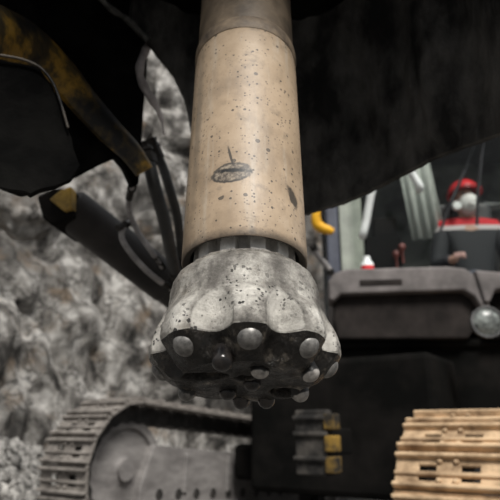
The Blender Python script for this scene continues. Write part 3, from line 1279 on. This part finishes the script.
loopA = [[bm.verts.new((x + .15 * (1 - zz) * .6, y + dy, q0.z - .42 + .95 * zz)) for (x, y) in pa] for zz in (0, .5, 1) for dy in (0,)]
for a, b in zip(loopA, loopA[1:]):
    for k in range(K):
        bm.faces.new((a[k], a[k + 1], b[k + 1], b[k]))
o = finish('window_blind', bm, M['curtain'], cab, 60)
sm = o.modifiers.new('s', 'SOLIDIFY')
sm.thickness = .006
o['label'] = 'pale grey pleated blind'
# white rails added outside the glass in place of bright reflection strips
for pix in (((372, 190, 3.72), (369, 205, 3.72), (366, 222, 3.72), (363, 234, 3.72)), ((408, 165, 3.7), (411, 172, 3.7), (415, 179, 3.7), (420, 187, 3.7))):
    bm = bmesh.new()
    pts = [cl(*q) for q in pix]
    back = Vector((0, .05, 0))
    tube(bm, spline([pts[0] + back] + pts + [pts[-1] + back], 5), .026, 10)
    o = finish('reflection_rail', bm, M['rail_white'], cab, 50)
    o['label'] = 'white rail in place of a bright reflection'
bm = bmesh.new()
tube(bm, [cl(484, 207, 4.62), cl(530, 205, 4.62)], .045, 12)
o = finish('interior_rail', bm, M['rail_white'], cab, 50)
o['label'] = 'white rail behind the seat'
# wiper arms and dark rods in front of the glass
for pix in (((478, 135, 3.7), (465, 170, 3.7), (452, 200, 3.7), (440, 232, 3.7)), ((486, 130, 3.7), (481, 160, 3.7), (478, 190, 3.7), (477, 225, 3.7))):
    bm = bmesh.new()
    tube(bm, [cl(*q) for q in pix], .011, 8)
    finish('wiper_arm', bm, M['cab_frame'], cab, 50)
# panes
for nm, c, s in (('windscreen', (.06, .03, .95), (2 * CW - .28, .008, 1.5)), ('side_pane', (-CW + .02, CD / 2, .95), (.008, CD - .2, 1.5)), ('side_pane', (CW - .02, CD / 2, 1.25), (.008, CD - .2, .8))):
    bm = bmesh.new()
    box(bm, c, s)
    finish(nm, bm, M['glass'], cab)
# seat and console
bm = bmesh.new()
hp = cl(466, 195, 4.3)                    # where the head is
sx_, sy_ = hp.x, hp.y
SEATZ = hp.z - .80
box(bm, (sx_, sy_ - .12, SEATZ), (.48, .48, .12))
box(bm, (sx_, sy_ + .20, SEATZ + .40), (.46, .12, .80))
box(bm, (sx_, sy_ - .08, SEATZ - .25), (.25, .25, .40))
finish('operator_seat', bm, M['cab_frame'], cab, None, .04, 3)
bm = bmesh.new()
cc = cl(383, 262, 4.15)
box(bm, cc, (.26, .25, .34))
box(bm, cc + Vector((.02, -.05, .24)), (.18, .12, .16))
finish('control_console', bm, M['chassis'], cab, None, .02)
for px, py in ((402, 247), (396, 254)):
    bm = bmesh.new()
    q = cl(px, py, 3.98)
    lathe(bm, [(0, .03), (.02, .02), (.026, 0), (.02, -.02), (.008, -.03), (.008, -.12), (0, -.12)], 14, mtx=Matrix.Translation(q))
    o = finish('control_lever', bm, M['lever'], cab, 50)
    o['label'] = 'dark red lever'

# small red and white canister on the engine cover, and the amber hook left of the cab
can_p = P(367, 262, 3.12)
can = empty('canister', Vector((can_p.x, can_p.y, 1.418)))
tag(can, 'small white canister with red band standing on the engine cover', 'canister')
bm = bmesh.new()
lathe(bm, [(0, 0), (.034, 0), (.036, .006), (.036, .075), (.02, .095), (.02, .105), (0, .105)], 24)
finish('bottle_body', bm, M['rail_white'], can, 40)
bm = bmesh.new()
lathe(bm, [(.0362, .02), (.0372, .02), (.0372, .06), (.0362, .06)], 24, closed=True)
o = finish('red_band', bm, M['helmet'], can, 40)
bm = bmesh.new()
lathe(bm, [(0, .103), (.018, .103), (.018, .118), (0, .12)], 18)
finish('cap', bm, M['rail_white'], can, 40)

hk = empty('lifting_hook', P(318, 212, 3.3))
tag(hk, 'amber yellow lifting hook hanging beside the cab pillar', 'hook')
HK = hk.location.copy()
bm = bmesh.new()
tube(bm, spline([P(x, y, 3.3) - HK for x, y in ((318, 210), (316, 216), (317, 224), (322, 228), (328, 230), (333, 232))], 8), [.020 + .012 * math.sin(math.pi * i / 40) for i in range(41)], 14)
finish('hook_body', bm, M['amber'], hk, 60)
bm = bmesh.new()
tube(bm, [P(318, 211, 3.3) - HK, P(319, 150, 3.3) - HK, P(319, 60, 3.3) - HK], .009, 8)
finish('hook_rope', bm, M['hose'], hk, 60)
hose('hydraulic_hose', [(312, 244, 3.4), (318, 256, 3.4), (327, 266, 3.4), (333, 276, 3.4)], .018, M['hose_grey'], 'grey hose curling down behind the left end of the engine cover')

# ------------------------------------------------------------------ operator
HEAD = P(464, 199, 4.3)
person = empty('person', HEAD - Vector((0, 0, .80)), R_(-4))
tag(person, 'person in red helmet and white respirator sitting inside the cab', 'person')


def skin_mesh(name, verts, edges, radii, m, parent, sub=2):
    me = bpy.data.meshes.new(name)
    me.from_pydata(verts, edges, [])
    o = link(name, me, parent, m)
    md = o.modifiers.new('skin', 'SKIN')
    md.use_smooth_shade = True
    for i, r in enumerate(radii):
        sv = me.skin_vertices[0].data[i]
        sv.radius = r if isinstance(r, tuple) else (r, r)
        sv.use_root = (i == 0)
    sd = o.modifiers.new('sub', 'SUBSURF')
    sd.levels = sd.render_levels = sub
    apply_mods(o)
    o.data.polygons.foreach_set('use_smooth', [True] * len(o.data.polygons))
    return o


# local: origin on the seat, x right in picture, -y towards the camera, head centre at z=.80
V, E, RR = [], [], []


def jn(p, r, parent_i=None):
    V.append(p)
    RR.append(r)
    if parent_i is not None:
        E.append((parent_i, len(V) - 1))
    return len(V) - 1


pel = jn((0, 0, .02), (.14, .11))
wai = jn((0, .01, .22), (.13, .10), pel)
che = jn((0, .0, .46), (.15, .10), wai)
nkb = jn((0, .0, .60), (.075, .07), che)
nk = jn((0, -.005, .655), (.055, .058), nkb)
jw = jn((0, -.03, .715), (.066, .080), nk)
hd = jn((0, -.012, .80), (.078, .097), jw)
jn((0, -.005, .87), (.066, .085), hd)
for s in (-1, 1):
    sh = jn((s * .19, 0, .555), .062, che)
    el = jn((s * .27, -.06, .24), .047, sh)
    wr = jn((s * .22, -.30, .22), .030, el)
    jn((s * .21, -.35, .225), (.040, .020), wr)
    th = jn((s * .10, -.10, .02), .085, pel)
    kn = jn((s * .14, -.46, .04), .062, th)
    an = jn((s * .14, -.48, -.36), .042, kn)
    ft = jn((s * .15, -.60, -.41), (.04, .03), an)
body = skin_mesh('body', V, E, RR, M['skin'], person)
# fingers: separate short chains curled round the levers
for s in (-1, 1):
    bmf = None
    fv, fe, fr_ = [], [], []
    for q, ln in enumerate((.036, .042, .040, .032)):
        x = s * (.21 + (q - 1.5) * .019)
        b0 = len(fv)
        fv += [(x, -.355, .228), (x, -.355 - ln, .238), (x, -.362 - ln, .214), (x, -.345 - ln, .196)]
        fr_ += [.0095, .009, .0085, .0075]
        fe += [(b0, b0 + 1), (b0 + 1, b0 + 2), (b0 + 2, b0 + 3)]
        sm_ = skin_mesh('finger', fv[b0:], [(0, 1), (1, 2), (2, 3)], fr_[b0:], M['glove'], person, 1)
    skin_mesh('thumb', [(s * .185, -.33, .22), (s * .168, -.365, .215), (s * .178, -.385, .205)], [(0, 1), (1, 2)], [.012, .010, .009], M['glove'], person, 1)
# jacket and trousers
V, E, RR = [], [], []
a = jn((0, .0, .0), (.16, .13))
b = jn((0, .01, .22), (.155, .125), a)
c = jn((0, .0, .46), (.175, .125), b)
d = jn((0, .0, .62), (.085, .08), c)
for s in (-1, 1):
    sh = jn((s * .195, 0, .56), .076, c)
    el = jn((s * .275, -.06, .24), .062, sh)
    jn((s * .225, -.28, .222), .045, el)
skin_mesh('jacket', V, E, RR, M['jacket'], person)
V, E, RR = [], [], []
a = jn((0, .0, .03), (.155, .125))
for s in (-1, 1):
    th = jn((s * .10, -.10, .03), .100, a)
    kn = jn((s * .14, -.47, .045), .078, th)
    jn((s * .14, -.485, -.33), .06, kn)
skin_mesh('trousers', V, E, RR, M['trouser'], person)
# helmet: dome, brim, ridge
bm = bmesh.new()
prof = [(.118, -.005)] + [(.118 * math.cos(t), .118 * math.sin(t)) for t in [math.pi / 2 * i / 10 for i in range(1, 10)]] + [(0, .118)]
lathe(bm, prof, 36, mtx=Matrix.Translation((0, 0, .835)) @ Matrix.Rotation(R_(-6), 4, 'X') @ Matrix.Diagonal((1, 1.18, 1.0, 1)))
lathe(bm, [(.112, .0), (.135, -.004), (.135, -.010), (.112, -.008)], 36, closed=True, mtx=Matrix.Translation((0, -.022, .838)) @ Matrix.Rotation(R_(-4), 4, 'X') @ Matrix.Diagonal((.95, 1.22, 1, 1)))
hm = finish('helmet', bm, M['helmet'], person, 45)
# respirator
bm = bmesh.new()
lathe(bm, [(.074, .0), (.073, .03), (.061, .058), (.034, .076), (0, .082)], 28, mtx=Matrix.Translation((0, -.080, .722)) @ Matrix.Rotation(R_(102), 4, 'X') @ Matrix.Diagonal((.98, 1.12, 1, 1)))
lathe(bm, [(.022, .0), (.022, .012), (0, .014)], 18, mtx=Matrix.Translation((0, -.158, .706)) @ Matrix.Rotation(R_(100), 4, 'X'))
finish('respirator', bm, M['mask'], person, 45)
bm = bmesh.new()
tube(bm, spline([(.066, -.085, .75), (.086, -.02, .775), (.07, .07, .79), (0, .098, .795), (-.07, .07, .79), (-.086, -.02, .775), (-.066, -.085, .75)], 5), .005, 6)
finish('respirator_strap', bm, M['mask'], person, 50)
for s in (-1, 1):
    bm = bmesh.new()
    bmesh.ops.create_uvsphere(bm, u_segments=14, v_segments=10, radius=.012)
    finish('eye', bm, M['eye'], person, 60, loc=(s * .032, -.098, .805))
    bm = bmesh.new()
    lathe(bm, [(0, -.012), (.026, -.012), (.032, .0), (.026, .012), (0, .012)], 18, mtx=Matrix.Translation((s * .088, .01, .79)) @ Matrix.Rotation(math.pi / 2, 4, 'Y'))
    finish('ear', bm, M['skin'], person, 50)
bm = bmesh.new()
lathe(bm, [(0, -.02), (.03, -.018), (.036, 0), (.03, .018), (0, .02)], 20, mtx=Matrix.Translation((-.108, -.14, .685)) @ Matrix.Rotation(math.pi / 2, 4, 'X'))
o = finish('shoulder_radio_microphone', bm, M['rail_white'], person, 50)
o['label'] = 'round white piece at the collar'

# ------------------------------------------------------------------ ground, rock wall, gravel
def ground_z(x, y):
    h = .03 * noise.noise(Vector((x * 1.5, y * 1.5, 0))) + .015 * noise.noise(Vector((x * 6, y * 6, 2)))
    h += .62 * sstep(-1.02, -1.62, x) * sstep(1.6, 2.7, y)
    h -= .13 * sstep(3.0, 4.6, y) * sstep(1.2, .2, x)
    return h - .03


bm = bmesh.new()
NX, NY = 130, 120
g = [[None] * (NY + 1) for _ in range(NX + 1)]
for i in range(NX + 1):
    for j in range(NY + 1):
        x, y = -5 + 11 * i / NX, -2.5 + 11.5 * j / NY
        g[i][j] = bm.verts.new((x, y, ground_z(x, y)))
for i in range(NX):
    for j in range(NY):
        bm.faces.new((g[i][j], g[i + 1][j], g[i + 1][j + 1], g[i][j + 1]))
o = finish('floor', bm, M['ground'], None, 60)
o['kind'] = 'structure'


def rock_wall(name, path, NU, NV, H, seed):
    pts = spline([Vector((x, y, 0)) for x, y in path], 24)
    bm = bmesh.new()
    rows = []
    Ls = [0]
    for a, b in zip(pts, pts[1:]):
        Ls.append(Ls[-1] + (b - a).length)
    for i in range(NU + 1):
        s = Ls[-1] * i / NU
        k = max(q for q in range(len(Ls)) if Ls[q] <= s + 1e-9)
        k = min(k, len(pts) - 2)
        t = (s - Ls[k]) / max(Ls[k + 1] - Ls[k], 1e-6)
        p = pts[k].lerp(pts[k + 1], t)
        d = (pts[k + 1] - pts[k]).normalized()
        nrm = Vector((d.y, -d.x, 0))       # towards the camera side
        row = []
        for j in range(NV + 1):
            z = -.2 + H * (j / NV) ** 1.15
            q = p - nrm * z * .13 + Vector((0, 0, z))
            w = Vector((q.x * .9, q.y * .9, q.z * .8 + seed))
            big = noise.fractal(w * .8, 1, 2, 4) * .30
            cell = noise.voronoi(w * 1.7 + Vector((noise.noise(w * 2), noise.noise(w * 2 + Vector((5, 5, 5))), 0)) * .5)[0]
            blk = (cell[1] - cell[0])
            rid = noise.ridged_multi_fractal(w * 2.2, 1, 2.1, 4, 1, 2) * .05
            q = q + nrm * (big + .26 * min(blk, .45) + rid) + Vector((0, 0, .10 * noise.noise(w * 2.6)))
            row.append(bm.verts.new(q))
        rows.append(row)
    for i in range(NU):
        for j in range(NV):
            bm.faces.new((rows[i][j], rows[i + 1][j], rows[i + 1][j + 1], rows[i][j + 1]))
    o = finish(name, bm, M['rock'], None, 30)
    o['kind'] = 'structure'
    return o


rock_wall('wall_left', [(-2.5, 1.6), (-2.35, 2.6), (-2.15, 3.6), (-1.75, 4.6), (-.6, 5.6)], 220, 200, 6.5, 0)
rock_wall('wall_back', [(-1.0, 5.35), (.6, 6.0), (2.4, 6.6), (4.2, 6.6), (5.8, 6.2)], 170, 130, 6.5, 9)


def rock_bm(r, seed, sub=3, squash=.75):
    bm = bmesh.new()
    bmesh.ops.create_icosphere(bm, subdivisions=sub, radius=r)
    for v in bm.verts:
        n = v.co.normalized()
        cell = noise.voronoi(n * 1.4 + Vector((seed, 0, 0)))[0]
        v.co = n * r * (1 + .45 * (cell[1] - cell[0]) - .15 + .12 * noise.fractal(n * 2.5 + Vector((seed * 3, 1, 0)), 1, 2, 3))
        v.co.z *= squash
    return bm


# the boulder lodged in the wall under the side curtain
o = finish('boulder', rock_bm(.16, 26, 4, .95), M['rock'], None, 35, loc=P(26, 213, 2.75))
tag(o, 'rounded pale boulder lodged in the rock face under the black side curtain', 'boulder')

# gravel bank: countless small stones in one object
bm = bmesh.new()
rnd = random.Random(3)
for k in range(2600):
    y = rnd.uniform(1.75, 4.4)
    x = rnd.uniform(-1.72 + .12 * max(0, y - 2.6), -1.0 + .03 * (y - 2))
    z = ground_z(x, y)
    r = rnd.choice((.012, .016, .02, .028, .04)) * rnd.uniform(.8, 1.3)
    vs = bmesh.ops.create_icosphere(bm, subdivisions=1, radius=r)['verts']
    T = Matrix.Translation((x, y, z + r * .35)) @ Matrix.Rotation(rnd.uniform(0, 6), 4, Vector((rnd.random(), rnd.random(), rnd.random() + .1)).normalized())
    for v in vs:
        v.co = v.co * rnd.uniform(.75, 1.25)
    bmesh.ops.transform(bm, matrix=T, verts=vs)
o = finish('gravel', bm, M['gravel'], None, None)
tag(o, 'loose grey gravel on the bank beside the left track', 'gravel', None, 'stuff')

# ------------------------------------------------------------------ light, camera
w = bpy.data.worlds.new('overcast')
bpy.context.scene.world = w
w.use_nodes = True
nt = w.node_tree
bg = nt.nodes['Background']
tc = N(nt, 'ShaderNodeTexCoord')
sep = N(nt, 'ShaderNodeSeparateXYZ')
nt.links.new(tc.outputs['Generated'], sep.inputs[0])
c = ramp(nt, sep.outputs[2], [(.0, (.30, .31, .32)), (.25, (.62, .64, .66)), (1.0, (1.0, 1.02, 1.05))])
nt.links.new(c, bg.inputs['Color'])
bg.inputs['Strength'].default_value = .68

sun = bpy.data.lights.new('sun', 'SUN')
sun.energy = 4.3
sun.angle = R_(20)
sun.color = (1, .97, .92)
so = bpy.data.objects.new('sun', sun)
col.objects.link(so)
d = Vector((-.22, .76, -.85))               # travelling direction
so.rotation_euler = d.to_track_quat('-Z', 'Y').to_euler()

cam = bpy.data.cameras.new('camera')
cam.sensor_width = 36
cam.lens = 36 * FP / 500
cam.clip_start = .02
cam.dof.use_dof = True
cam.dof.focus_distance = .49
cam.dof.aperture_fstop = 9.5
co = bpy.data.objects.new('camera', cam)
col.objects.link(co)
co.location = CAM
co.rotation_euler = (math.pi / 2 + PITCH, 0, 0)
sc = bpy.context.scene
sc.camera = co
sc.view_settings.view_transform = 'Standard'
sc.view_settings.look = 'None'
sc.view_settings.gamma = 1
sc.view_settings.exposure = 0.0
